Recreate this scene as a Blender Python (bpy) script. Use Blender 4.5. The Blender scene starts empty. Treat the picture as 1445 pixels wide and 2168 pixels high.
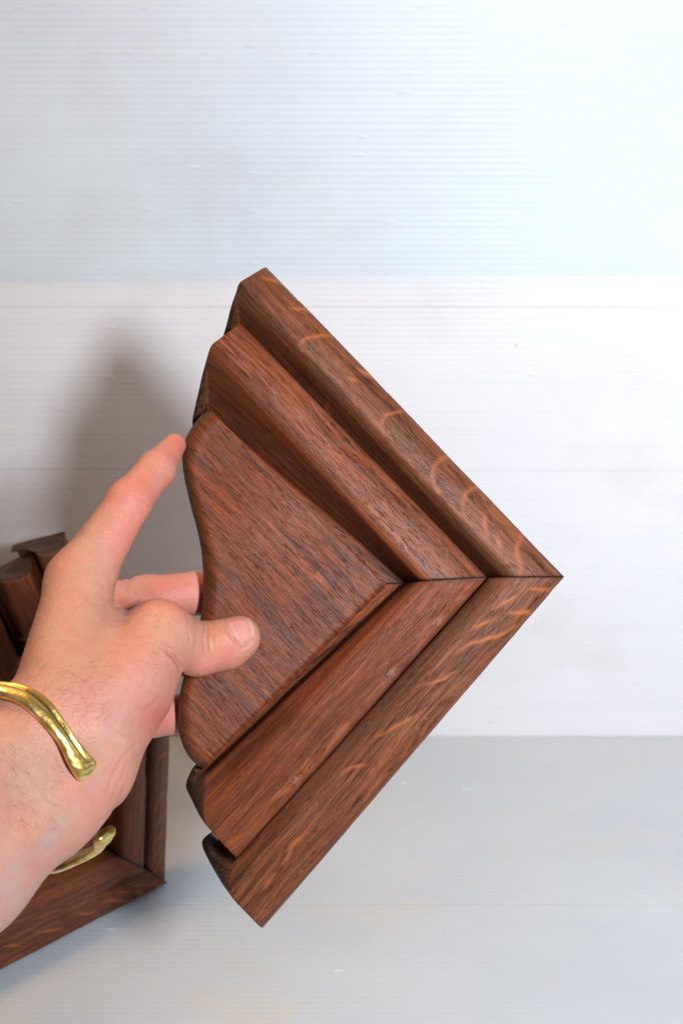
import bpy, math, random
import numpy as np
from mathutils import Matrix, Vector
random.seed(4); rng = np.random.default_rng(4)
sc = bpy.context.scene
# ------------------------------------------------------------------ camera
F = 2600.0                       # focal length in photo pixels (photo 1445 x 2168)
CX, CY = 722.5, 1084.0
D0 = 546.0                       # mm, camera to held bracket
PITCH = math.radians(20.0)
CAM_H = 0.5567
YW = 0.95                        # the wall stands 0.95 m ahead
cam = bpy.data.cameras.new('camera'); camo = bpy.data.objects.new('camera', cam)
sc.collection.objects.link(camo); sc.camera = camo
cam.sensor_fit = 'VERTICAL'; cam.sensor_height = 36.0; cam.lens = F / 2168 * 36.0
cam.clip_start = 0.02; cam.clip_end = 50
camo.location = (0, 0, CAM_H); camo.rotation_euler = (math.radians(90) - PITCH, 0, 0)
cam.dof.use_dof = True; cam.dof.focus_distance = 0.525; cam.dof.aperture_fstop = 17.0
MC = Matrix.Translation((0, 0, CAM_H)) @ Matrix.Rotation(math.radians(90) - PITCH, 4, 'X')
# ------------------------------------------------------------------ world and lamps
w = bpy.data.worlds.new('World'); sc.world = w; w.use_nodes = True
w.node_tree.nodes['Background'].inputs[0].default_value = (1.0, 0.60, 0.34, 1)
w.node_tree.nodes['Background'].inputs[1].default_value = 0.04
def area(name, cam_mm, target_mm, size, power, col, sy=None):
    l = bpy.data.lights.new(name, 'AREA'); l.size = size; l.energy = power; l.color = col
    if sy: l.shape = 'RECTANGLE'; l.size_y = sy
    else: l.shape = 'DISK'
    o = bpy.data.objects.new(name, l); sc.collection.objects.link(o)
    p = MC @ (Vector(cam_mm) * .001); t = MC @ (Vector(target_mm) * .001)
    o.location = p; o.rotation_euler = (t - p).to_track_quat('-Z', 'Y').to_euler()
    return o
area('flash_lamp', (198, 52, 150), (760, 60, -900), 0.10, 13.0, (0.86, 0.93, 1.0))
area('wall_fill_light', (650, 160, -560), (275, 20, -930), 0.3, 1.1, (0.84, 0.93, 1.0))  # unseen fill lamp, added to brighten the right of the wall
area('ceiling_lamp', (-420, 900, -420), (-60, -100, -640), 0.35, 5.6, (1.0, 0.60, 0.30))
sc.view_settings.view_transform = 'Standard'; sc.view_settings.look = 'None'
sc.view_settings.exposure = 0.0; sc.view_settings.gamma = 1.0
sc.view_settings.use_curve_mapping = False
sc.cycles.use_denoising = True
sc.cycles.max_bounces = 8

# ------------------------------------------------------------------ helpers
def pt(px, py, z=0.0):
    """camera-space millimetres of a photo direction at z mm in front of the bracket plane"""
    d = D0 - z
    return np.array([(px - CX) / F * d, -(py - CY) / F * d, -d])
def ptv(a):
    a = np.asarray(a, float); d = D0 - a[..., 2]
    return np.stack([(a[..., 0] - CX) / F * d, -(a[..., 1] - CY) / F * d, -d], -1)
def topx(v):
    return np.stack([v[..., 0] / -v[..., 2] * F + CX, -v[..., 1] / -v[..., 2] * F + CY], -1)
def link(o): sc.collection.objects.link(o); return o
def mesh_obj(name, V, Fc, mat, parent=None, attrs=None, smooth=True, matrix=None):
    me = bpy.data.meshes.new(name); me.from_pydata([tuple(v) for v in V], [], [tuple(int(i) for i in f) for f in Fc])
    me.update()
    if smooth: me.polygons.foreach_set('use_smooth', [True] * len(me.polygons))
    for k, a in (attrs or {}).items():
        a = np.asarray(a, np.float32)
        if a.ndim == 1:
            at = me.attributes.new(k, 'FLOAT', 'POINT'); at.data.foreach_set('value', a)
        else:
            at = me.attributes.new(k, 'FLOAT_VECTOR', 'POINT'); at.data.foreach_set('vector', a.ravel())
    me.materials.append(mat)
    o = bpy.data.objects.new(name, me); link(o)
    if parent is not None: o.parent = parent
    if matrix is not None: o.matrix_world = matrix
    return o
def grid_faces(n, m, closed=False, off=0):
    f = []
    for i in range(n - 1):
        for j in range(m if closed else m - 1):
            k = (j + 1) % m
            f.append((off + i * m + j, off + i * m + k, off + (i + 1) * m + k, off + (i + 1) * m + j))
    return f
def smooth_noise(x, y, seed=0):
    r = np.random.default_rng(seed); o = 0
    for k in range(5):
        a = r.uniform(0, 6.28); fr = r.uniform(.6, 1.8)
        o = o + np.sin(x * fr * math.cos(a) + y * fr * math.sin(a) + r.uniform(0, 6.28))
    return o / 5
def polydist(P, poly):
    """distance of 2-D points to a polyline"""
    poly = np.asarray(poly, float); best = np.full(len(P), 1e9)
    for a, b in zip(poly[:-1], poly[1:]):
        ab = b - a; h = np.clip(((P - a) @ ab) / (ab @ ab + 1e-9), 0, 1)
        best = np.minimum(best, np.linalg.norm(P - a - h[:, None] * ab, axis=1))
    return best
def polydist_t(P, poly):
    poly = np.asarray(poly, float); best = np.full(len(P), 1e9); tt = np.zeros(len(P)); n = len(poly) - 1
    for i, (a, b) in enumerate(zip(poly[:-1], poly[1:])):
        ab = b - a; h = np.clip(((P - a) @ ab) / (ab @ ab + 1e-9), 0, 1)
        d = np.linalg.norm(P - a - h[:, None] * ab, axis=1)
        m = d < best; best = np.where(m, d, best); tt = np.where(m, (i + h) / n, tt)
    return best, tt
def catmull(P, n):
    P = np.asarray(P, float); Q = np.vstack([2 * P[0] - P[1], P, 2 * P[-1] - P[-2]]); out = []
    for i in range(len(P) - 1):
        p0, p1, p2, p3 = Q[i:i + 4]
        for t in np.linspace(0, 1, n, endpoint=False):
            out.append(.5 * ((2 * p1) + (-p0 + p2) * t + (2 * p0 - 5 * p1 + 4 * p2 - p3) * t * t + (-p0 + 3 * p1 - 3 * p2 + p3) * t ** 3))
    out.append(P[-1]); return np.array(out)

# ------------------------------------------------------------------ materials
class NT:
    def __init__(s, name):
        s.m = bpy.data.materials.new(name); s.m.use_nodes = True; s.t = s.m.node_tree
        s.b = s.t.nodes['Principled BSDF']
    def n(s, typ, **kw):
        nd = s.t.nodes.new(typ)
        for k, v in kw.items():
            if k.startswith('i_'):
                key = k[2:]; key = int(key) if key.isdigit() else key.replace('_', ' ')
                s.put(nd.inputs[key], v)
            else: setattr(nd, k, v)
        return nd
    def put(s, sock, v):
        if hasattr(v, 'is_output'): s.t.links.new(v, sock)
        elif hasattr(v, 'outputs'): s.t.links.new(v.outputs[0], sock)
        else: sock.default_value = v
    def math(s, op, a, b=None, c=None, clamp=False):
        nd = s.t.nodes.new('ShaderNodeMath'); nd.operation = op; nd.use_clamp = clamp
        for i, v in enumerate((a, b, c)):
            if v is not None: s.put(nd.inputs[i], v)
        return nd.outputs[0]
    def mix(s, f, a, b, mode='MIX'):
        nd = s.t.nodes.new('ShaderNodeMix'); nd.data_type = 'RGBA'; nd.blend_type = mode
        s.put(nd.inputs[0], f)
        for sock, v in ((nd.inputs[6], a), (nd.inputs[7], b)):
            s.put(sock, (*v, 1) if isinstance(v, tuple) and len(v) == 3 else v)
        return nd.outputs[2]
    def ramp(s, f, stops):
        nd = s.t.nodes.new('ShaderNodeValToRGB'); s.put(nd.inputs[0], f); e = nd.color_ramp.elements
        while len(e) < len(stops): e.new(0.5)
        for el, (p, c) in zip(e, stops):
            el.position = p; el.color = (*c, 1) if isinstance(c, tuple) else (c, c, c, 1)
        return nd.outputs[0]
    def attr(s, name, out=0):
        nd = s.t.nodes.new('ShaderNodeAttribute'); nd.attribute_name = name; return nd.outputs['Fac'] if out == 'Fac' else nd.outputs['Vector']
    def scale(s, vec, sx, sy, sz, loc=None):
        nd = s.t.nodes.new('ShaderNodeMapping'); s.put(nd.inputs[0], vec); nd.inputs['Scale'].default_value = (sx, sy, sz)
        if loc is not None: s.put(nd.inputs['Location'], loc)
        return nd.outputs[0]
    def noise(s, vec, sc_=1.0, det=3, rough=.5, dist=0.0):
        nd = s.t.nodes.new('ShaderNodeTexNoise'); s.put(nd.inputs['Vector'], vec); nd.inputs['Scale'].default_value = sc_
        nd.inputs['Detail'].default_value = det; nd.inputs['Roughness'].default_value = rough; nd.inputs['Distortion'].default_value = dist
        return nd.outputs[0]
    def bump(s, h, strength, dist=0.001, normal=None):
        nd = s.t.nodes.new('ShaderNodeBump'); s.put(nd.inputs['Height'], h); nd.inputs['Strength'].default_value = strength
        nd.inputs['Distance'].default_value = dist
        if normal is not None: s.put(nd.inputs['Normal'], normal)
        return nd.outputs[0]
    def set(s, **kw):
        for k, v in kw.items():
            s.put(s.b.inputs[k.replace('_', ' ')], (*v, 1) if isinstance(v, tuple) and len(v) == 3 and 'Radius' not in k else v)

def wood_material():
    t = NT('stained_oak'); g = t.attr('grain')
    oi = t.t.nodes.new('ShaderNodeObjectInfo')
    rnd = t.math('MULTIPLY', oi.outputs['Random'], 60.0)
    cmb = t.n('ShaderNodeCombineXYZ', i_0=rnd, i_1=rnd, i_2=rnd)
    wob = t.noise(t.scale(g, .016, .03, .03), 1, 2)
    add = t.n('ShaderNodeVectorMath', operation='ADD'); t.put(add.inputs[0], g)
    wv = t.n('ShaderNodeCombineXYZ', i_1=t.math('MULTIPLY', wob, 5.0)); t.put(add.inputs[1], wv.outputs[0]); g2 = add.outputs[0]
    broad = t.noise(t.scale(g2, .012, .38, .1, cmb.outputs[0]), 1, 3, .6)
    fine = t.noise(t.scale(g2, .06, 2.3, .3, cmb.outputs[0]), 1, 4, .65)
    patch = t.noise(t.scale(g, .035, .06, .05, cmb.outputs[0]), 1, 3, .55)
    pore = t.noise(t.scale(g2, .16, 2.7, .4, cmb.outputs[0]), 1, 2, .55)
    pm = t.ramp(pore, [(.57, 0.0), (.64, 1.0)])
    porelow = t.noise(t.scale(g, .05, .12, .1, cmb.outputs[0]), 1.0, 2)
    pm = t.math('MULTIPLY', pm, t.ramp(porelow, [(.36, .25), (.6, 1.0)]))
    f = t.math('ADD', t.math('MULTIPLY', broad, .42), t.math('MULTIPLY', fine, .58))
    col = t.ramp(f, [(.30, (.030, .0125, .0085)), (.42, (.092, .034, .017)), (.52, (.160, .055, .023)), (.61, (.25, .086, .032)), (.74, (.44, .17, .062))])
    grey = t.ramp(f, [(.34, (.034, .020, .014)), (.5, (.125, .066, .040)), (.68, (.26, .145, .085))])
    gmask = t.math('MULTIPLY', t.attr('worn', 'Fac'), t.ramp(patch, [(.35, .45), (.6, 1.0)]))
    col = t.mix(gmask, col, grey)
    pur = t.ramp(t.noise(t.scale(g2, .02, .16, .1, cmb.outputs[0]), 1, 3, .6), [(.46, 0.0), (.66, .55)])
    col = t.mix(pur, col, t.ramp(f, [(.36, (.030, .018, .017)), (.5, (.105, .052, .044)), (.66, (.20, .105, .082))]))
    dk = t.ramp(patch, [(.28, .5), (.44, 0.0)])
    col = t.mix(dk, col, (.045, .018, .013))
    col = t.mix(t.math('MULTIPLY', pm, .7), col, (.016, .010, .009))
    col = t.mix(t.math('MULTIPLY', t.attr('fleck', 'Fac'), .75), col, (.40, .175, .075))
    eg = t.attr('endgrain', 'Fac')
    spk = t.noise(t.scale(g, 1.2, 1.2, 1.2), 1, 3)
    col = t.mix(eg, col, t.ramp(spk, [(.38, (.014, .009, .007)), (.56, (.048, .028, .019)), (.7, (.15, .10, .068))]))
    col = t.mix(t.attr('glue', 'Fac'), col, (.012, .009, .008))
    dust = t.ramp(t.noise(t.scale(g, .55, .55, .55), 1, 2), [(.735, 0.0), (.76, 1.0)])
    col = t.mix(t.math('MULTIPLY', dust, .5), col, (.35, .28, .24))
    col = t.mix(1.0, col, (1.16, .76, .50), 'MULTIPLY')
    h = t.math('SUBTRACT', t.math('MULTIPLY', fine, .5), t.math('MULTIPLY', pm, .7))
    t.set(Base_Color=col, Roughness=t.ramp(fine, [(.3, .34), (.7, .52)]), Normal=t.bump(h, .55, .0009), Coat_Weight=0.0, Coat_Roughness=.30)
    t.b.inputs['Specular IOR Level'].default_value = .24
    return t.m
WOOD = wood_material()

def skin_material():
    t = NT('skin'); c = t.attr('skin_col'); g = t.n('ShaderNodeTexCoord').outputs['Object']
    n1 = t.noise(g, 55, 4, .6); n2 = t.noise(g, 260, 3, .6)
    col = t.mix(t.ramp(n1, [(.38, 0.0), (.66, .42)]), c, (.58, .17, .12))
    col = t.mix(t.ramp(n2, [(.35, .16), (.65, 0.0)]), col, (.34, .135, .085))
    vor = t.n('ShaderNodeTexVoronoi', feature='DISTANCE_TO_EDGE'); t.put(vor.inputs['Vector'], g); vor.inputs['Scale'].default_value = 620
    cr = t.noise(t.scale(g, 1, 1, 1), 420, 3, .6)
    h = t.math('ADD', t.math('MULTIPLY', t.ramp(vor.outputs['Distance'], [(0.0, 0.0), (.25, 1.0)]), .5), cr)
    h = t.math('ADD', h, t.math('MULTIPLY', t.noise(g, 130, 3), 1.3))
    t.set(Base_Color=col, Roughness=t.ramp(n2, [(.3, .45), (.7, .57)]), Normal=t.bump(h, .36, .00055), Subsurface_Weight=.10, Subsurface_Scale=.004)
    t.b.inputs['Subsurface Radius'].default_value = (1.0, .35, .2)
    t.b.inputs['Specular IOR Level'].default_value = .38
    return t.m
SKIN = skin_material()
def simple(name, col, rough, **kw):
    t = NT(name); t.set(Base_Color=col, Roughness=rough, **kw); return t.m
t = NT('nail'); t.set(Base_Color=t.mix(t.attr('tip', 'Fac'), (.58, .25, .21), (.66, .46, .37)), Roughness=.30, Subsurface_Weight=.1, Subsurface_Scale=.002); NAIL = t.m
t = NT('body_hair'); t.set(Base_Color=t.mix(t.attr('fair', 'Fac'), (.20, .10, .055), (.60, .40, .20)), Roughness=.45); HAIR = t.m
def brass():
    t = NT('brass'); g = t.n('ShaderNodeTexCoord').outputs['Object']
    n = t.noise(g, 120, 4, .6); n2 = t.noise(g, 500, 3)
    col = t.ramp(n, [(.34, (.50, .33, .09)), (.52, (.80, .57, .19)), (.7, (.95, .77, .38))])
    col = t.mix(t.attr('groove_dark', 'Fac'), col, (.16, .09, .015))  # darker brass along the groove, slightly darker on the inner side
    t.set(Base_Color=col, Metallic=1.0, Roughness=t.ramp(n, [(.3, .46), (.7, .30)]), Normal=t.bump(t.math('ADD', n, t.math('MULTIPLY', n2, .5)), .35, .0008))
    return t.m
BRASS = brass()
def sheet(name, axis, base, alt, rib, seams, stn=.22):
    """fluted plastic sheet: ribs run along x, spaced along 'axis' (object metres)"""
    t = NT(name); g = t.n('ShaderNodeTexCoord').outputs['Object']
    sx = t.n('ShaderNodeSeparateXYZ', i_0=g); a = sx.outputs[axis]
    wv = t.noise(t.scale(g, 1.5, 9, 9), 1, 2)
    ph = t.math('ADD', t.math('MULTIPLY', a, 2 * math.pi / rib), t.math('MULTIPLY', wv, 1.5))
    rs = t.math('SINE', ph)
    amp = t.ramp(t.noise(t.scale(g, 2.2, 5, 5), 1, 3, .6), [(.32, .45), (.62, 1.0)])
    ribs = t.math('MULTIPLY', rs, amp)
    long = t.noise(t.scale(g, 3.0, 150, 150), 1, 3, .6)          # streaks along the flutes
    cloud = t.noise(t.scale(g, 4, 6, 6), 1, 4, .6)
    col = t.mix(t.ramp(cloud, [(.35, 0.0), (.68, 1.0)]), base, alt)
    col = t.mix(t.math('MULTIPLY', t.ramp(ribs, [(0.0, 0.0), (1.0, 1.0)]), .13), col, t.mix(.5, base, (.60, .64, .70)))
    col = t.mix(t.ramp(long, [(.34, .07), (.52, 0.0)]), col, (.55, .57, .58))
    stain = t.ramp(t.noise(t.scale(g, 9, 11, 11), 1, 5, .62), [(.54, 0.0), (.72, stn)])
    col = t.mix(stain, col, (.60, .56, .48))
    sp = t.n('ShaderNodeTexVoronoi'); t.put(sp.inputs['Vector'], g); sp.inputs['Scale'].default_value = 16
    spot = t.ramp(sp.outputs['Distance'], [(.012, .5), (.024, 0.0)])
    col = t.mix(spot, col, (.30, .25, .20))
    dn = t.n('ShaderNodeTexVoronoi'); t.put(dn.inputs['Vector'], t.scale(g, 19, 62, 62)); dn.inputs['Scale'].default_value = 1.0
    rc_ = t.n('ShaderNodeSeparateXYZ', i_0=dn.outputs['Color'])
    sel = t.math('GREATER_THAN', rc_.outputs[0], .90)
    dent_glint = t.math('MULTIPLY', t.ramp(dn.outputs['Distance'], [(.03, .6), (.09, 0.0)]), sel)
    col = t.mix(dent_glint, col, (.92, .93, .94))  # white glints of dents painted into the sheet colour
    sv = None
    for s_ in seams:
        d = t.math('ABSOLUTE', t.math('SUBTRACT', a, t.math('ADD', s_, t.math('MULTIPLY', t.math('SUBTRACT', wv, .5), .002))))
        m = t.math('SUBTRACT', 1.0, t.math('DIVIDE', d, .0012), clamp=True)
        sv = m if sv is None else t.math('MAXIMUM', sv, m)
    if sv is not None: col = t.mix(t.math('MULTIPLY', sv, t.ramp(t.noise(t.scale(g, 3, 1, 1), 1, 2), [(.35, .02), (.65, .26)])), col, (.40, .37, .34))
    h = t.math('ADD', t.math('MULTIPLY', ribs, .12), t.math('MULTIPLY', t.noise(t.scale(g, 14, 26, 26), 1, 3), 1.0))
    h = t.math('ADD', h, t.math('MULTIPLY', t.ramp(dn.outputs['Distance'], [(.0, 1.0), (.12, 0.0)]), 1.1))
    if sv is not None: h = t.math('SUBTRACT', h, t.math('MULTIPLY', sv, .5))
    t.set(Base_Color=col, Roughness=t.ramp(cloud, [(.3, .42), (.7, .56)]), Normal=t.bump(h, .35, .0009))
    t.b.inputs['Specular IOR Level'].default_value = .5
    return t.m

# ------------------------------------------------------------------ setting
def wall_z(py):
    return CAM_H - YW * math.tan(PITCH + math.atan((py - CY) / F))
def floor_y(py):
    return CAM_H / math.tan(PITCH + math.atan((py - CY) / F))
z_seam = wall_z(574)
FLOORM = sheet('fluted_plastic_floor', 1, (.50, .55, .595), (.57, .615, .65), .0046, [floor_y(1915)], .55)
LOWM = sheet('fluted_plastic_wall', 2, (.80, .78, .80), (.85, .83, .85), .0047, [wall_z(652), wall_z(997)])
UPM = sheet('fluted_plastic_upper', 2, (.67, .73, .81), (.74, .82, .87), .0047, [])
def panel(name, quad, mat, nx=60, ny=30, amp=0.0, thick=.004, label=None):
    q = np.array(quad, float); V = []
    nrm = np.cross(q[1] - q[0], q[3] - q[0]); nrm /= np.linalg.norm(nrm)
    for i in range(ny + 1):
        for j in range(nx + 1):
            a, b = i / ny, j / nx
            p = (q[0] * (1 - b) + q[1] * b) * (1 - a) + (q[3] * (1 - b) + q[2] * b) * a
            k = smooth_noise(np.array(b * 9.), np.array(a * 5.), 7) * amp * math.sin(math.pi * a)
            V.append(p + nrm * k)
    n = len(V); V = V + [v - nrm * thick for v in V]; m = nx + 1
    f = grid_faces(ny + 1, m); f += [tuple(reversed([k + n for k in q_])) for q_ in f[:]]
    rim = [j for j in range(m)] + [i * m + nx for i in range(1, ny + 1)] + [ny * m + j for j in range(nx - 1, -1, -1)] + [i * m for i in range(ny - 1, 0, -1)]
    for a, b in zip(rim, rim[1:] + rim[:1]): f.append((b, a, a + n, b + n))
    o = mesh_obj(name, V, f, mat, smooth=False); o['kind'] = 'structure'
    if label: o['label'] = label
    return o
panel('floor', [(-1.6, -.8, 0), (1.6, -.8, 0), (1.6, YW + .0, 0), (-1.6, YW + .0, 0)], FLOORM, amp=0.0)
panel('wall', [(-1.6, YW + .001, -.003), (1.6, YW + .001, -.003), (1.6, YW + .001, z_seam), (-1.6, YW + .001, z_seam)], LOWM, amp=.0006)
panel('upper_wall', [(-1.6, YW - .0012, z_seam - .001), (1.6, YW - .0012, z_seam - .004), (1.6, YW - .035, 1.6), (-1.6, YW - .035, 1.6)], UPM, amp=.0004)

# ------------------------------------------------------------------ the bracket (stepped mitred mouldings round a shaped panel)
C0 = pt(720, 1240, 0)
MROOT = MC @ Matrix.Translation(Vector(C0 * .001))
FLECKS_UP = [  # pale ray flecks traced as polylines in photo pixels
    [(558, 588), (575, 592), (600, 602)], [(618, 655), (640, 655), (655, 662)],
    [(640, 742), (634, 728), (650, 716), (680, 710), (706, 710)],
    [(812, 915), (806, 895), (815, 880), (838, 872), (856, 870)], [(760, 780), (778, 792), (792, 800)],
    [(920, 1030), (913, 1008), (920, 985), (935, 970), (955, 966)], [(930, 1045), (922, 1032)],
    [(985, 1092), (978, 1068), (985, 1045), (1000, 1032), (1015, 1027)],
    [(1022, 1085), (1026, 1110), (1030, 1133)], [(1050, 1130), (1060, 1165)],
    [(1098, 1218), (1102, 1200), (1092, 1170), (1096, 1148), (1108, 1128)], [(700, 880), (690, 868), (694, 850)], [(740, 800), (755, 806)]]
FLECKS_LO = [
    [(1115, 1248), (1140, 1246), (1170, 1250)], [(1075, 1298), (1100, 1296), (1135, 1300)], [(1040, 1290), (1070, 1275), (1090, 1262)],
    [(960, 1385), (990, 1365), (1030, 1352), (1060, 1345), (1090, 1325)], [(1000, 1330), (1040, 1312)], [(900, 1450), (935, 1440), (965, 1420)],
    [(800, 1560), (850, 1530), (880, 1515)], [(720, 1640), (745, 1625), (775, 1618)], [(600, 1830), (618, 1790), (650, 1760)], [(560, 1880), (580, 1850)]]
def fillet(pts, rad, n=5):
    """round the corners of a closed 3-D polygon; rad per corner in mm"""
    out = []; N = len(pts)
    for i in range(N):
        p = pts[i]; a = pts[i - 1]; b = pts[(i + 1) % N]; r = rad[i]
        la, lb = np.linalg.norm(a - p), np.linalg.norm(b - p)
        ra, rb = min(r, la * .45), min(r, lb * .45)
        A = p + (a - p) / la * ra; B = p + (b - p) / lb * rb
        for t in np.linspace(0, 1, n):
            out.append((1 - t) ** 2 * A + 2 * t * (1 - t) * p + t * t * B)
    return np.array(out)
def densify(ring, step_counts):
    return ring
def bar(name, mitre, end, rad, cap, lf, parent, seed, worn, flecks=(), chips=0.0, kc=3):
    """mitre/end: lists of (px,py,z) for the same profile corners; cap: same corners on the end-grain face"""
    def crown(p):       # the face of each rail is convex
        p = [np.array(q, float) for q in p]; m = (p[0] + p[1]) / 2 + np.array([0, 0, 2.0]); return [p[0], m] + p[1:]
    mitre, end, cap = crown(mitre), crown(end), crown(cap); rad = [rad[0], 12] + list(rad[1:])
    m3, e3, c3 = ptv(mitre), ptv(end), ptv(cap)
    NF, NS = 6, 170
    # resample every ring with the same scheme: fillet points then split long straight runs
    def ring(p3, r=rad):
        q = fillet(p3, r, NF); out = []
        N = len(q)
        for i in range(N):
            a, b = q[i], q[(i + 1) % N]
            k = seg[i]
            for t in range(k): out.append(a + (b - a) * t / k)
        return np.array(out)
    q0 = fillet(e3, rad, NF)
    seg = [max(1, int(round(np.linalg.norm(q0[(i + 1) % len(q0)] - q0[i]) / .9))) for i in range(len(q0))]
    rendr = list(rad); rendr[2] = max(rad[2], 11); rendr[0] = 6.0
    R = []; al = []
    L = np.linalg.norm(e3[0] - m3[0])
    for s in range(NS + 1):
        t = s / NS; k_ = t ** 14; r_ = ring(m3 + (e3 - m3) * t, [a_ + (b_ - a_) * k_ for a_, b_ in zip(rad, rendr)]); R.append(r_); al.append(np.full(len(r_), t * L))
    eg = [np.zeros(len(r_)) for r_ in R]
    M = len(R[0]); cen = c3.mean(0)
    rc = list(rad); rc[kc] = 7.0; rc[2] = 12; rc[0] = 6.5
    capr = ring(c3, rc); e_r = R[-1]
    for t in (.12, .3, .6, 1.0):
        tt = t; bulge = math.sin(math.pi * t) * .9
        rr = e_r + (capr - e_r) * tt; R.append(rr + (e_r - e_r.mean(0)) * 0.012 * math.sin(math.pi * t)); al.append(np.full(M, L + t * 5)); eg.append(np.full(M, min(1, t * 2.0)))
    for t in (.1, .35, .8):
        R.append(capr + (cen - capr) * t); al.append(np.full(M, L + 6 + t * 8)); eg.append(np.ones(M))
    V = np.vstack(R); nr = len(R)
    arc = np.concatenate([[0], np.cumsum(np.linalg.norm(np.diff(e_r, axis=0), axis=1))])
    grain = np.stack([np.concatenate(al), np.tile(arc, nr), np.full(len(V), seed * 13.7)], -1)
    px = topx(V)
    fl = np.zeros(len(V))
    for f in flecks:
        w_ = rng.uniform(2.6, 3.8); d, tt = polydist_t(px + 2.0 * np.stack([smooth_noise(px[:, 0] / 9, px[:, 1] / 9, 3), smooth_noise(px[:, 0] / 9, px[:, 1] / 9, 5)], -1), f)
        fl = np.maximum(fl, np.exp(-(d / w_) ** 2) * (.35 + .65 * np.sin(math.pi * np.clip(tt, .06, .94))))
    # hand-worked unevenness
    ng = smooth_noise(grain[:, 0] / 14, grain[:, 1] / 9, seed) * .28 + smooth_noise(grain[:, 0] / 4, grain[:, 1] / 3, seed + 3) * .07
    ctr = V.mean(0); out = np.zeros_like(V)
    cenr = np.repeat([r_.mean(0) for r_ in R], M, axis=0); dirn = V - cenr; dirn /= np.linalg.norm(dirn, axis=1)[:, None] + 1e-6
    mit = np.clip(grain[:, 0] / 6, 0, 1)
    V2 = V + dirn * (ng * mit)[:, None]
    if chips:
        k0 = 0
        edge = np.tile(np.abs(np.arange(M) - NF // 2) < 7, nr)
        cn = np.clip(smooth_noise(grain[:, 0] / 3.1, grain[:, 0] / 7.0, seed + 9) * 1.6 - .25, 0, 1)
        V2 = V2 - dirn * (edge * cn * chips * mit)[:, None]
    gl = np.exp(-(grain[:, 0] / (.8 + .6 * np.abs(smooth_noise(grain[:, 1] / 2, grain[:, 1] / 5, seed)))) ** 2) * .92
    faces = grid_faces(nr, M, closed=True)
    n = len(V2); V2 = np.vstack([V2, R[0].mean(0), R[-1].mean(0)])
    for j in range(M):
        k = (j + 1) % M; faces.append((n, k, j)); faces.append((n + 1, (nr - 1) * M + j, (nr - 1) * M + k))
    ext = lambda a, b=0.: np.concatenate([a, [b, b]])
    grain = np.vstack([grain, grain[:2]])
    worn_a = np.full(n + 2, worn)
    return mesh_obj(name, (V2 - C0) * .001, faces, WOOD, parent,
                    {'grain': grain, 'endgrain': ext(np.concatenate(eg), 1.), 'fleck': ext(fl), 'worn': worn_a, 'glue': ext(gl)})
bracket = bpy.data.objects.new('wooden_bracket', None); link(bracket); bracket.matrix_world = MROOT
bracket.empty_display_size = .05
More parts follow.
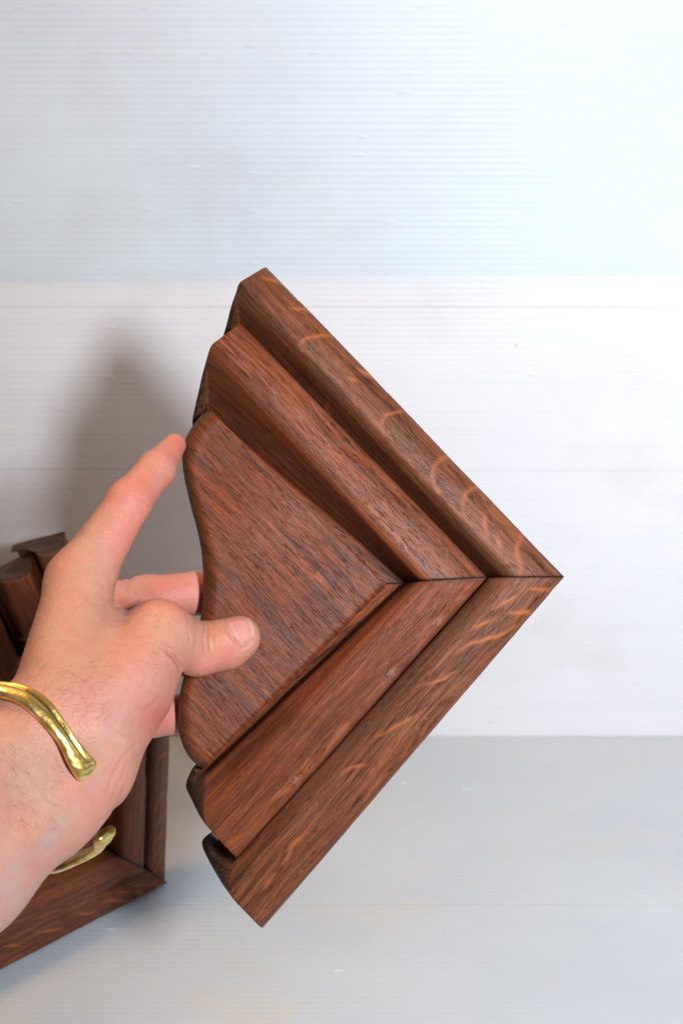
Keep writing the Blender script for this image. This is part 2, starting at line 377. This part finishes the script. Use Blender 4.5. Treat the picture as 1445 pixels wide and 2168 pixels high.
def build_bracket(root):
    # outer moulding, upper arm. corners: O, Ac, X, G(under inner moulding), back inner, back outer
    radO = [2.6, 7, 1.5, 1.5, 2, 2]
    mo = [(1195, 1221, 3), (1074, 1221.5, 9), (1026, 1222, -13), (930, 1223, -15), (930, 1224, -24), (1180, 1221, -16)]
    bar('outer_moulding', mo, [(564, 563, 3), (497, 604, 9), (509, 693, -14), (472, 732, -15), (474, 738, -24), (567, 575, -16)], radO,
        [(566, 568, -4), (499, 613, 3), (474, 708, -13), (458, 748, -15), (462, 756, -24), (568, 580, -16)], 1, root, 1, .9, FLECKS_UP, chips=.45)
    mo2 = [(1195, 1221, 7.5), (1075, 1221.5, 10), (1037, 1222, 4), (1024, 1222, -12), (930, 1223, -15), (930, 1224, -24), (1180, 1221, -16)]
    bar('outer_moulding', mo2, [(555, 1968, 7.5), (480, 1890, 9), (492, 1829, 4), (490, 1813, -12), (460, 1778, -15), (464, 1774, -24), (560, 1955, -16)], [2.6, 9, 2.0, 2.5, 2, 2, 2],
        [(557, 1962, -4), (481, 1890, 3), (446, 1830, -4), (422, 1782, -12), (446, 1762, -15), (452, 1758, -24), (562, 1950, -16)], 1, root, 2, .75, FLECKS_LO, chips=.45, kc=4)
    radI = [2.0, 4.5, 1.5, 1.5, 2, 1]
    mi = [(1031, 1222, 12), (893, 1229, 17), (858, 1234, -12), (790, 1237, -13), (790, 1237, -18), (1022, 1222, -14)]
    bar('inner_moulding', mi, [(510, 684, 12), (438, 737, 17), (441, 872, -14), (430, 890, -14), (432, 900, -18), (512, 692, -14)], radI,
        [(511, 688, 6), (440, 744, 11), (404, 900, -13), (418, 916, -14), (428, 915, -18), (512, 694, -14)], 1, root, 3, .25, [], chips=.9)
    mi2 = [(1031, 1222, 15.5), (888, 1230, 17), (864, 1233, 5), (856, 1234, -8), (800, 1237, -10), (800, 1237, -18), (1022, 1222, -14)]
    bar('inner_moulding', mi2, [(500, 1818, 15.5), (426, 1735, 17), (438, 1641, 5), (434, 1630, -7), (424, 1612, -9), (430, 1608, -18), (502, 1812, -14)], [2.0, 10, 1.5, 1.5, 2, 2, 1],
        [(501, 1814, 9), (427, 1738, 12), (404, 1690, 3), (390, 1662, -6), (408, 1624, -10), (418, 1620, -18), (503, 1810, -14)], 1, root, 4, .30, [], chips=1.3, kc=4)
    # shaped panel, a fan of rows from its inner corner
    left = catmull([(443, 866), (420, 886), (396, 922), (386, 962), (390, 1010), (404, 1072), (419, 1128), (428, 1180), (430, 1240), (426, 1300),
                    (415, 1350), (398, 1400), (385, 1448), (377, 1495), (378, 1538), (386, 1575), (403, 1606), (430, 1630)], 9)
    tip = np.array([818., 1239.]); nS = len(left)
    ts = np.concatenate([np.linspace(.004, .90, 150), np.linspace(.90, 1.0, 34)[1:]])
    V = []; G = []; EG = []; GL = []
    zf, RL, RB = 5.5, 6.5, 2.5
    up = left[0]; lo = left[-1]
    def ld(p, a, b):
        ab = b - a; return abs(ab[0] * (p[1] - a[1]) - ab[1] * (p[0] - a[0])) / np.linalg.norm(ab) * .205
    gd = np.array([-.70, -.714]); gn = np.array([-.714, .70])
    def roll(d, R): 
        return R - math.sqrt(max(R * R - (R - d) ** 2, 0)) if d < R else 0.0
    for t in ts:
        for s_ in range(nS):
            p = tip + t * (left[s_] - tip)
            dl = (1 - t) * np.linalg.norm(left[s_] - tip) * .205
            du, db = ld(p, tip, up), ld(p, tip, lo)
            z = zf - roll(dl, RL) - roll(du, 1.2) - roll(db, RB)
            z += .25 * math.sin(p[0] / 60 + p[1] / 45)
            V.append((p[0], p[1], max(z, -4))); q = (p - tip) * .205
            bend = q + np.array([0, 0.])
            G.append((q @ gd, q @ gn, 50.)); EG.append(min(1, max(0, 1 - dl / 5.5)) * .75); GL.append(0)
    V = ptv(V); n = len(ts); faces = grid_faces(n, nS)
    rim = [(0) * nS + j for j in range(nS)]
    # skirt and back
    ring_i = [i * nS for i in range(n)] + [(n - 1) * nS + j for j in range(1, nS)] + [i * nS + nS - 1 for i in range(n - 2, -1, -1)] + [j for j in range(nS - 2, 0, -1)]
    V = list(V); k0 = len(V)
    for lvl in range(3):
        for i in ring_i:
            v = V[i]; px = topx(v[None])[0]; zz = (-4, -6, -8)[lvl]
            c = np.array([600., 1240.]); pp = px + (c - px) * (.0, .0, .03)[lvl]
            V.append(pt(pp[0], pp[1], min(zz, 6) if lvl else min(-4, (D0 + v[2]))))
            G.append(tuple(np.array(G[i]) + np.array([0, 0, 8. * (lvl + 1)]))); EG.append(EG[i]); GL.append(0)
    m = len(ring_i)
    for lvl in range(3):
        for j in range(m):
            k = (j + 1) % m
            a = ring_i[j] if lvl == 0 else k0 + (lvl - 1) * m + j; b = ring_i[k] if lvl == 0 else k0 + (lvl - 1) * m + k
            faces.append((b, a, k0 + lvl * m + j, k0 + lvl * m + k))
    V.append(pt(600, 1240, -8)); G.append(G[0]); EG.append(0); GL.append(0); c = len(V) - 1
    for j in range(m): faces.append((k0 + 2 * m + (j + 1) % m, k0 + 2 * m + j, c))
    V = np.array(V)
    mesh_obj('panel', (V - C0) * .001, faces, WOOD, root, {'grain': G, 'endgrain': EG, 'fleck': np.zeros(len(V)), 'worn': np.full(len(V), .12), 'glue': GL})
build_bracket(bracket)
bracket['label'] = 'dark oak bracket with stepped mitred mouldings gripped by the hand'
bracket['category'] = 'wooden bracket'
bracket['group'] = 'stained oak brackets'
def copy_bracket(mat, label):
    r = bracket.copy(); link(r); r.matrix_world = mat; r['label'] = label
    for ch in list(bracket.children):
        c = ch.copy(); link(c); c.parent = r; c.matrix_parent_inverse = Matrix.Identity(4)
    return r
bpy.context.view_layer.update()
def on_floor(px, py):
    """the floor point seen in a photo direction"""
    d = MC.to_3x3() @ Vector(((px - CX) / F, -(py - CY) / F, -1)); o = MC.translation
    return o + d * (-o.z / d.z)
def place(corner_px, toward_px, label, turn=0):
    """stand a bracket on its lower arm: its mitred corner and the run of that arm given as floor points"""
    A, B = on_floor(*corner_px), on_floor(*toward_px); A.z += .0015; d = (B - A); d.z = 0; d.normalize()
    corner = Vector((pt(1195, 1221, 0) - C0) * .001); far = Vector((pt(555, 1967, 0) - C0) * .001)
    ll = (far - corner).normalized(); nn = Vector((0, 0, 1)); L = Matrix((ll, nn.cross(ll), nn)).transposed()
    up = Vector((0, 0, 1)); n = up.cross(d) if (up.cross(d)).y < 0 else d.cross(up)
    # local arm frame (along, in plane, normal) to world; the in-plane axis points down to the floor side
    W = Matrix((d, n.cross(d), n)).transposed()
    Rm = (W @ L.inverted()).to_4x4()
    return copy_bracket(Matrix.Translation(A) @ Rm @ Matrix.Rotation(math.radians(turn), 4, 'Z') @ Matrix.Translation(-corner), label)
place((346, 1866), (0, 2046), 'oak bracket standing on the floor below the wrist, its mitred corner at right')
Wl = Matrix(((.8023, .5896, .0931, -.256), (.2613, -.2067, -.9429, .854), (-.5367, .7808, -.3199, .105), (0, 0, 0, 1)))
copy_bracket(Wl, 'oak bracket in deep shadow, leaning at the wall behind the back of the hand')

# ------------------------------------------------------------------ hand: one continuous surface from a blended distance field
def cap_(a, b): return (pt(*a[:3]), pt(*b[:3]), a[3], b[3])
I0, I1, I2, I3 = (168, 1232, 48, 12.5), (273, 1062, 34, 9.0), (331, 994, 19, 7.7), (369, 943, 4, 5.2)
M0, M1, M2, M3 = (185, 1300, 22, 12), (310, 1266, -9, 10.0), (420, 1255, -18, 9.6), (520, 1268, -16.5, 8)
R0, R1, R2, R3 = (205, 1385, 8, 12), (330, 1390, -12, 9.6), (440, 1388, -18, 9), (530, 1392, -16.5, 8)
P0, P1, P2, P3 = (240, 1465, 0, 11), (320, 1514, -10, 9.6), (400, 1512, -17.5, 9.0), (480, 1505, -16.5, 8)
T0, T1, T2, T3 = (190, 1540, 86, 14), (336, 1338, 43, 12.3), (418, 1374, 23, 11.0), (505, 1350, 15.8, 9.5)
PALM = [cap_(I0, (102, 1482, 84, 14)), cap_(M0, (112, 1520, 72, 15)), cap_(R0, (130, 1560, 62, 15)), cap_(P0, (160, 1620, 60, 15)),
        cap_((205, 1330, 46, 10), (140, 1490, 84, 13)), cap_((322, 1412, 42, 12), (200, 1590, 80, 15)), cap_((285, 1480, 44, 14), (180, 1600, 76, 16)),
        cap_((235, 1540, 25, 15), (214, 1625, 52, 13.5)), cap_(T1, T0), cap_((250, 1340, 34, 9), (215, 1440, 50, 16)),
        cap_((190, 1640, 72, 16), (104, 1693, 88, 19))]
ARM = [cap_((104, 1693, 88, 19.5), (-77, 1845, 122, 22)), cap_((22, 1590, 92, 19.5), (-165, 1735, 128, 23)), cap_((75, 1560, 88, 18), (30, 1640, 92, 20)),
       cap_((-77, 1845, 122, 22), (-420, 2110, 175, 27)), cap_((-165, 1735, 128, 23), (-500, 2000, 180, 29))]
TEND = [cap_((205, 1680, 84, 3.5), (20, 1850, 118, 3.5)), cap_((165, 1640, 97, 3.5), (-20, 1800, 124, 3.0))]
FING = [[cap_(I0, I1), cap_(I1, I2), cap_(I2, I3)], [cap_(M0, M1), cap_(M1, M2), cap_(M2, M3)],
        [cap_(R0, R1), cap_(R1, R2), cap_(R2, R3)], [cap_(P0, P1), cap_(P1, P2), cap_(P2, P3)], [cap_(T1, T2), cap_(T2, T3), cap_((440, 1380, 18, 9.2), (482, 1374, 15.5, 9.2))]]
def sd(p, c):
    a, b, ra, rb = c; ab = b - a; h = np.clip(((p - a) @ ab) / (ab @ ab), 0, 1)
    return np.linalg.norm(p - a - h[:, None] * ab, axis=1) - (ra + (rb - ra) * h)
def smin(a, b, k):
    h = np.clip(.5 + .5 * (b - a) / k, 0, 1); return b + (a - b) * h - k * h * (1 - h)
def hand_sdf(p):
    d = None
    for c in PALM + ARM:
        e = sd(p, c); d = e if d is None else smin(d, e, 9)
    for c in TEND: d = smin(d, sd(p, c), 6)
    for fi, f in enumerate(FING):
        e = None
        for c in f:
            g = sd(p, c); e = g if e is None else smin(e, g, 3.0 if fi else 3.5)
        d = smin(d, e, (7, 5, 5, 5, 6)[fi])
    return d
def surface_nets(fn, lo, hi, h):
    nx, ny, nz = [int((b - a) / h) + 2 for a, b in zip(lo, hi)]
    X = lo[0] + h * np.arange(nx); Y = lo[1] + h * np.arange(ny); Z = lo[2] + h * np.arange(nz)
    val = np.empty((nx, ny, nz), np.float32)
    # coarse skip: evaluate in slabs
    for i in range(nx):
        g = np.stack(np.meshgrid([X[i]], Y, Z, indexing='ij'), -1).reshape(-1, 3); val[i] = fn(g).reshape(ny, nz)
    s = val < 0
    c = [(i, j, k) for i in (0, 1) for j in (0, 1) for k in (0, 1)]
    cnt = sum(s[i:nx - 1 + i, j:ny - 1 + j, k:nz - 1 + k].astype(np.int8) for i, j, k in c)
    act = (cnt > 0) & (cnt < 8); idx = -np.ones(act.shape, int); ai = np.argwhere(act); idx[act] = np.arange(len(ai))
    acc = np.zeros((len(ai), 3)); num = np.zeros(len(ai))
    for a in c:
        for ax in range(3):
            if a[ax]: continue
            b = list(a); b[ax] = 1
            va = val[tuple((ai + a).T)]; vb = val[tuple((ai + b).T)]; m = (va < 0) != (vb < 0)
            t = np.where(m, va / (va - vb + 1e-12), 0); q = np.tile(np.array(a, float), (len(ai), 1)); q[:, ax] = t
            acc[m] += q[m]; num[m] += 1
    V = np.array(lo) + h * (ai + acc / num[:, None]); Fs = []
    for ax in range(3):
        o1, o2 = [(1, 2), (2, 0), (0, 1)][ax]
        sl0 = [slice(None)] * 3; sl1 = [slice(None)] * 3; sl0[ax] = slice(0, -1); sl1[ax] = slice(1, None)
        e = np.argwhere(s[tuple(sl0)] != s[tuple(sl1)])
        e = e[(e[:, o1] > 0) & (e[:, o2] > 0) & (e[:, o1] < s.shape[o1] - 1) & (e[:, o2] < s.shape[o2] - 1)]
        d1 = np.zeros(3, int); d1[o1] = 1; d2 = np.zeros(3, int); d2[o2] = 1
        q = np.stack([idx[tuple((e - d1 - d2).T)], idx[tuple((e - d2).T)], idx[tuple(e.T)], idx[tuple((e - d1).T)]], 1)
        flip = ~s[tuple(e.T)]; q[flip] = q[flip][:, ::-1]; Fs.append(q)
    return V, np.vstack(Fs)
def sdf_grad(p, e=.3):
    g = np.stack([hand_sdf(p + np.eye(3)[k] * e) - hand_sdf(p - np.eye(3)[k] * e) for k in range(3)], -1)
    return g / (np.linalg.norm(g, axis=1)[:, None] + 1e-9)
lo = pt(-190, 2168, 60); lo = np.array([-210., -215., -585.]); hi = np.array([-15., 48., -328.])
HV, HF = surface_nets(hand_sdf, lo, hi, 1.15)
def subdivide(V, Q):
    n = len(V); e = np.sort(np.stack([Q, np.roll(Q, -1, 1)], -1).reshape(-1, 2), 1)
    u, inv = np.unique(e[:, 0] * n + e[:, 1], return_inverse=True); inv = inv.reshape(-1, 4)
    mid = (V[u // n] + V[u % n]) / 2; c = V[Q].mean(1); m0 = n + inv; c0 = n + len(u) + np.arange(len(Q))
    F_ = [np.stack([Q[:, k], m0[:, k], c0, m0[:, k - 1]], 1) for k in range(4)]
    return np.vstack([V, mid, c]), np.vstack(F_)
HV = HV - sdf_grad(HV) * hand_sdf(HV)[:, None]
HV, HF = subdivide(HV, HF)
for _ in range(1):
    HV = HV - sdf_grad(HV) * hand_sdf(HV)[:, None]
HN = sdf_grad(HV)
def front_z(px, py, z0=160, z1=-30):
    """z of the first hand surface met from the camera"""
    z = z0
    for _ in range(80):
        d = hand_sdf(pt(px, py, z)[None])[0]
        if d < .05: return z
        z -= max(d * .8, .05)
        if z < z1: return None
    return z
# creases pressed into the skin: (polyline px, half width px, depth mm)
CREASES = [([(382, 1432), (384, 1415), (372, 1395), (352, 1378)], 5, 1.3), ([(398, 1330), (402, 1355), (398, 1385)], 3, .25), ([(415, 1328), (416, 1355), (414, 1380)], 2.6, .22), ([(150, 1285), (190, 1275), (230, 1285)], 4, .15), ([(300, 1505), (325, 1490), (345, 1470)], 4, .3),([(474, 1306), (478, 1330), (492, 1352), (512, 1374), (530, 1364)], 3.0, .7), ([(324, 1080), (305, 1062), (278, 1046)], 2.6, .5), ([(368, 1002), (350, 992), (334, 980)], 2.4, .3),
           ([(448, 1325), (443, 1350), (446, 1378), (455, 1400)], 3, .45), ([(436, 1322), (430, 1352), (434, 1385)], 3, .35), ([(458, 1330), (455, 1352), (460, 1372)], 2.5, .3),
           ([(272, 1270), (250, 1262), (225, 1245), (200, 1220)], 4, .22), ([(285, 1270), (262, 1278), (238, 1274), (210, 1262)], 5, .4), ([(284, 1190), (274, 1225), (274, 1258)], 5, .6), ([(262, 1200), (256, 1245)], 4, .2),
           ([(335, 1368), (368, 1388), (390, 1412)], 3.5, .3), ([(340, 1352), (368, 1372), (394, 1388)], 3.5, .2), ([(225, 1535), (262, 1555), (305, 1566)], 4, .25), ([(235, 1520), (280, 1538), (318, 1545)], 4, .12),
           ([(290, 1572), (262, 1602), (240, 1640), (224, 1690)], 4, .4), ([(272, 1590), (262, 1640), (236, 1690)], 3, .18), ([(278, 1630), (264, 1668), (240, 1712)], 3, .15),
           ([(200, 1748), (240, 1715), (262, 1690)], 3, .35), ([(110, 1500), (160, 1560)], 3, .12)]
Hpx = topx(HV); frontm = (HN @ np.array([0, 0, 1.0])) > -.1
# only the surface nearest the camera takes a crease
for poly, wd, dp in CREASES:
    d, tt_ = polydist_t(Hpx, poly); m = (d < wd * 3) & frontm; tp = np.sin(math.pi * np.clip(tt_, 0, 1)) ** .6; dp = dp * tp[m]
    HV[m] -= HN[m] * (dp * np.exp(-(d[m] / wd) ** 2))[:, None]
    HV[m] += HN[m] * (dp * .25 * np.exp(-((d[m] - wd * 1.8) / wd) ** 2))[:, None]
CR = np.zeros(len(HV))
for poly, wd, dp in CREASES:
    d, tt_ = polydist_t(Hpx, poly); CR = np.maximum(CR, np.exp(-(d / (wd * 1.2)) ** 2) * min(1, dp / .8) * frontm * np.sin(math.pi * np.clip(tt_, 0, 1)) ** .6)
# skin colour of its own: redder fingertips and folds, yellower back of the hand, plus painted crease shade
base = np.array([.52, .262, .175])
col = np.tile(base, (len(HV), 1))
BL = [((250, 1360), 95, (.62, .31, .20)), ((120, 1330), 90, (.55, .29, .165)), ((150, 1440), 90, (.54, .275, .18)), ((300, 1040), 75, (.68, .215, .165)), ((365, 950), 35, (.70, .27, .22)), ((275, 1130), 55, (.68, .235, .18)),
      ((130, 1200), 30, (.60, .27, .18)), ((372, 935), 22, (.72, .22, .17)), ((60, 1390), 50, (.48, .24, .14)), ((262, 1275), 14, (.55, .13, .09)), ((478, 1388), 34, (.66, .19, .15)), ((425, 1412), 34, (.66, .22, .17)), ((455, 1340), 20, (.60, .24, .13)), ((452, 1368), 14, (.62, .38, .24)), ((445, 1395), 25, (.66, .27, .18)), ((535, 1360), 24, (.62, .33, .26)), ((400, 1350), 25, (.60, .33, .20)),
      ((250, 1500), 75, (.58, .33, .28)), ((300, 1440), 60, (.64, .31, .24)), ((350, 1260), 55, (.62, .17, .14)), ((415, 1250), 30, (.66, .24, .22)), ((335, 1520), 45, (.62, .17, .15)), ((255, 1640), 35, (.60, .34, .24)), ((190, 1690), 40, (.60, .29, .24)),
      ((60, 1680), 70, (.50, .33, .25)), ((30, 1600), 50, (.50, .33, .22)), ((100, 1780), 60, (.48, .31, .27)), ((0, 1880), 70, (.46, .32, .28)), ((50, 1750), 40, (.60, .33, .20)), ((338, 1300), 35, (.62, .34, .20))]
for (cx, cy), s_, c_ in BL:
    wgt = np.exp(-(((Hpx[:, 0] - cx) ** 2 + (Hpx[:, 1] - cy) ** 2) / (s_ * s_)))[:, None]
    c_ = np.array(c_) * np.array([.93, .86, .85]); col = col * (1 - .85 * wgt) + c_ * .85 * wgt
for pl in ([(0, 1760), (60, 1720), (110, 1660), (150, 1620)], [(30, 1830), (110, 1760), (170, 1700), (215, 1640)], [(215, 1480), (235, 1540), (200, 1600)]):   # veins
    d = polydist(Hpx, pl); wgt = (.22 * np.exp(-(d / 11) ** 2) * frontm)[:, None]; col = col * (1 - wgt) + np.array([.36, .27, .27]) * wgt
col = col * (1 - .35 * CR[:, None]) + np.array([.42, .12, .08]) * .35 * CR[:, None]  # crease redness, with groove shade painted into the skin colour
H0 = pt(120, 1640, 85)
person = mesh_obj('person', (HV - H0) * .001, HF, SKIN, None, {'skin_col': col})
person.matrix_world = MC @ Matrix.Translation(Vector(H0 * .001))
person['label'] = "bare forearm and hand with thumb and index finger spread, gripping the bracket's edge"
person['category'] = 'person'
# thumbnail
def nail():
    V = []; tip = []; n, m = 26, 22
    c = np.array([[479, 1311], [528, 1304], [541, 1351], [513, 1369]], float)   # base-top, tip-top, tip-bottom, base-bottom
    for i in range(n):
        for j in range(m):
            a = i / (n - 1) * 2 - 1; b = j / (m - 1) * 2 - 1
            k = max(abs(a), abs(b)) / (math.hypot(a, b) + 1e-9) if (a or b) else 1
            e = .38; aa = a * (1 - e + e * k); bb = b * (1 - e + e * k)
            u, v = (aa + 1) / 2, (bb + 1) / 2
            p = (c[0] * (1 - u) + c[1] * u) * (1 - v) + (c[3] * (1 - u) + c[2] * u) * v
            p = p + np.array([-3.5, 1.5]) * (1 - bb * bb) * (1 - u) + np.array([4, -1.5]) * (1 - bb * bb) * u
            z = front_z(p[0], p[1], 60, -5) or 14
            z += .50 - 1.2 * max(0, max(abs(a), abs(b)) - .86) / .14
            V.append(pt(p[0], p[1], z)); tip.append(min(1, max(0, (a - .70) / .1)) * .8 + .35 * max(0, min(1, (-a - .72) / .15)))
    return mesh_obj('nail', (np.array(V) - H0) * .001, grid_faces(n, m), NAIL, person, {'tip': tip})
nail()
# fine hairs on the back of the hand and wrist
def hairs():
    V = []; Fc = []; fair = []
    reg = [((35, 1250), (330, 1440), 90, (.75, -.1), 4), ((0, 1400), (230, 1540), 110, (.8, -.5), 8), ((0, 1560), (120, 1760), 70, (.6, .25), 7), ((20, 1260), (80, 1420), 26, (-1, .1), 8), ((240, 1255), (360, 1330), 40, (.6, -.5), 6)]
    for (x0, y0), (x1, y1), cnt, dr, ln in reg:
        k = 0; tries = 0
        while k < cnt and tries < cnt * 6:
            tries += 1
            px, py = random.uniform(x0, x1), random.uniform(y0, y1); z = front_z(px, py)
            if z is None: continue
            p = pt(px, py, z); nn = sdf_grad(p[None])[0]
            a = random.gauss(0, .5); d = np.array([dr[0] * math.cos(a) - dr[1] * math.sin(a), -(dr[0] * math.sin(a) + dr[1] * math.cos(a)), 0])
            d -= nn * (d @ nn); d /= np.linalg.norm(d) + 1e-6
            L = random.uniform(.5, 1.1) * ln; r = .034; curl = random.gauss(0, .6); side = np.cross(d, nn); f = 1.0 if random.random() < .22 else 0.0
            pts = [p + d * L * t + nn * (.15 + .22 * L * t * (1 - .5 * t)) + side * curl * L * .35 * t * t for t in np.linspace(0, 1, 6)]
            b = len(V)
            for i, q in enumerate(pts):
                rr = r * (1 - .75 * i / 5)
                for s_ in range(3):
                    an = s_ * 2.094; V.append(q + side * math.cos(an) * rr + nn * math.sin(an) * rr); fair.append(f)
            for i in range(5):
                for s_ in range(3):
                    t_ = (s_ + 1) % 3; Fc.append((b + i * 3 + s_, b + i * 3 + t_, b + i * 3 + 3 + t_, b + i * 3 + 3 + s_))
            k += 1
    mesh_obj('arm_hair', (np.array(V) - H0) * .001, Fc, HAIR, person, {'fair': fair})['kind'] = 'stuff'
hairs()

# ------------------------------------------------------------------ brass cuff bracelet round the wrist
def bracelet():
    front = [(-75, 1482), (-35, 1464), (0, 1460), (50, 1472), (90, 1501), (124, 1542), (148, 1578), (171, 1615), (190, 1638)]
    zs = [front_z(max(x, -60), y + 6) or 100 for x, y in front]; tt = np.linspace(0, 1, len(front)); zs = np.polyval(np.polyfit(tt, zs, 3), tt)
    P = [pt(x, y, z + 2.4) for (x, y), z in zip(front, zs)]
    back = [pt(225, 1762, 72), pt(208, 1795, 58), pt(160, 1818, 42), pt(95, 1830, 34), pt(10, 1800, 30), pt(-60, 1720, 36), pt(-105, 1640, 50), pt(-118, 1560, 72), pt(-105, 1505, 92)]
    path = catmull(np.array(back + P), 14)
    cen = pt(70, 1620, 88); axis = pt(-180, 1810, 125) - pt(120, 1600, 85); axis /= np.linalg.norm(axis)
    T = np.gradient(path, axis=0); T /= np.linalg.norm(T, axis=1)[:, None]
    n = len(path); V = []; gr = []; m = 36
    s = np.concatenate([[0], np.cumsum(np.linalg.norm(np.diff(path, axis=0), axis=1))]); s /= s[-1]
    for i in range(n):
        u = path[i] - cen; u = u - axis * (u @ axis); u -= T[i] * (u @ T[i]); u /= np.linalg.norm(u)
        v = np.cross(T[i], u)
        e = min(s[i], 1 - s[i]); fl = np.exp(-(e / .035) ** 2)          # ends hammered flat and flared
        wd = 4.3 * (1 - .22 * math.exp(-((e - .07) / .03) ** 2)) + .5 * fl; hg = 2.1 + .5 * fl
        groove = (.95 + .5 * math.exp(-((e - .07) / .04) ** 2)) * (1 - .9 * fl)
        endc = math.sqrt(max(1 - (1 - min(e / .010, 1)) ** 2, .0)) if e < .010 else 1
        for j in range(m):
            a = j / m * 2 * math.pi; ca, sa = math.cos(a), math.sin(a)
            x = abs(ca) ** .8 * (1 if ca > 0 else -1) * wd; y = sa * hg
            if sa > 0: y -= groove * math.exp(-((x + 1.2) / .8) ** 2)
            k = .09 * math.sin(i * .35 + j * .5) + .16 * fl * math.sin(i * .9 - j)
            V.append(path[i] + (v * x + u * (y + k)) * endc); gr.append(.95 * math.exp(-((x + 1.2) / .75) ** 2) * (sa > 0) * (1 - fl) + .25 * (sa < 0))
    f = grid_faces(n, m, closed=True); V = np.array(V); k = len(V); V = np.vstack([V, path[0], path[-1]])
    for j in range(m): f.append((k, (j + 1) % m, j)); f.append((k + 1, (n - 1) * m + j, (n - 1) * m + (j + 1) % m))
    o = mesh_obj('bracelet', (V - H0) * .001, f, BRASS, None, {'groove_dark': gr + [0, 0]})
    o.matrix_world = MC @ Matrix.Translation(Vector(H0 * .001))
    o['label'] = 'open brass cuff bracelet with grooved band and flattened ends round the wrist'; o['category'] = 'bracelet'
bracelet()
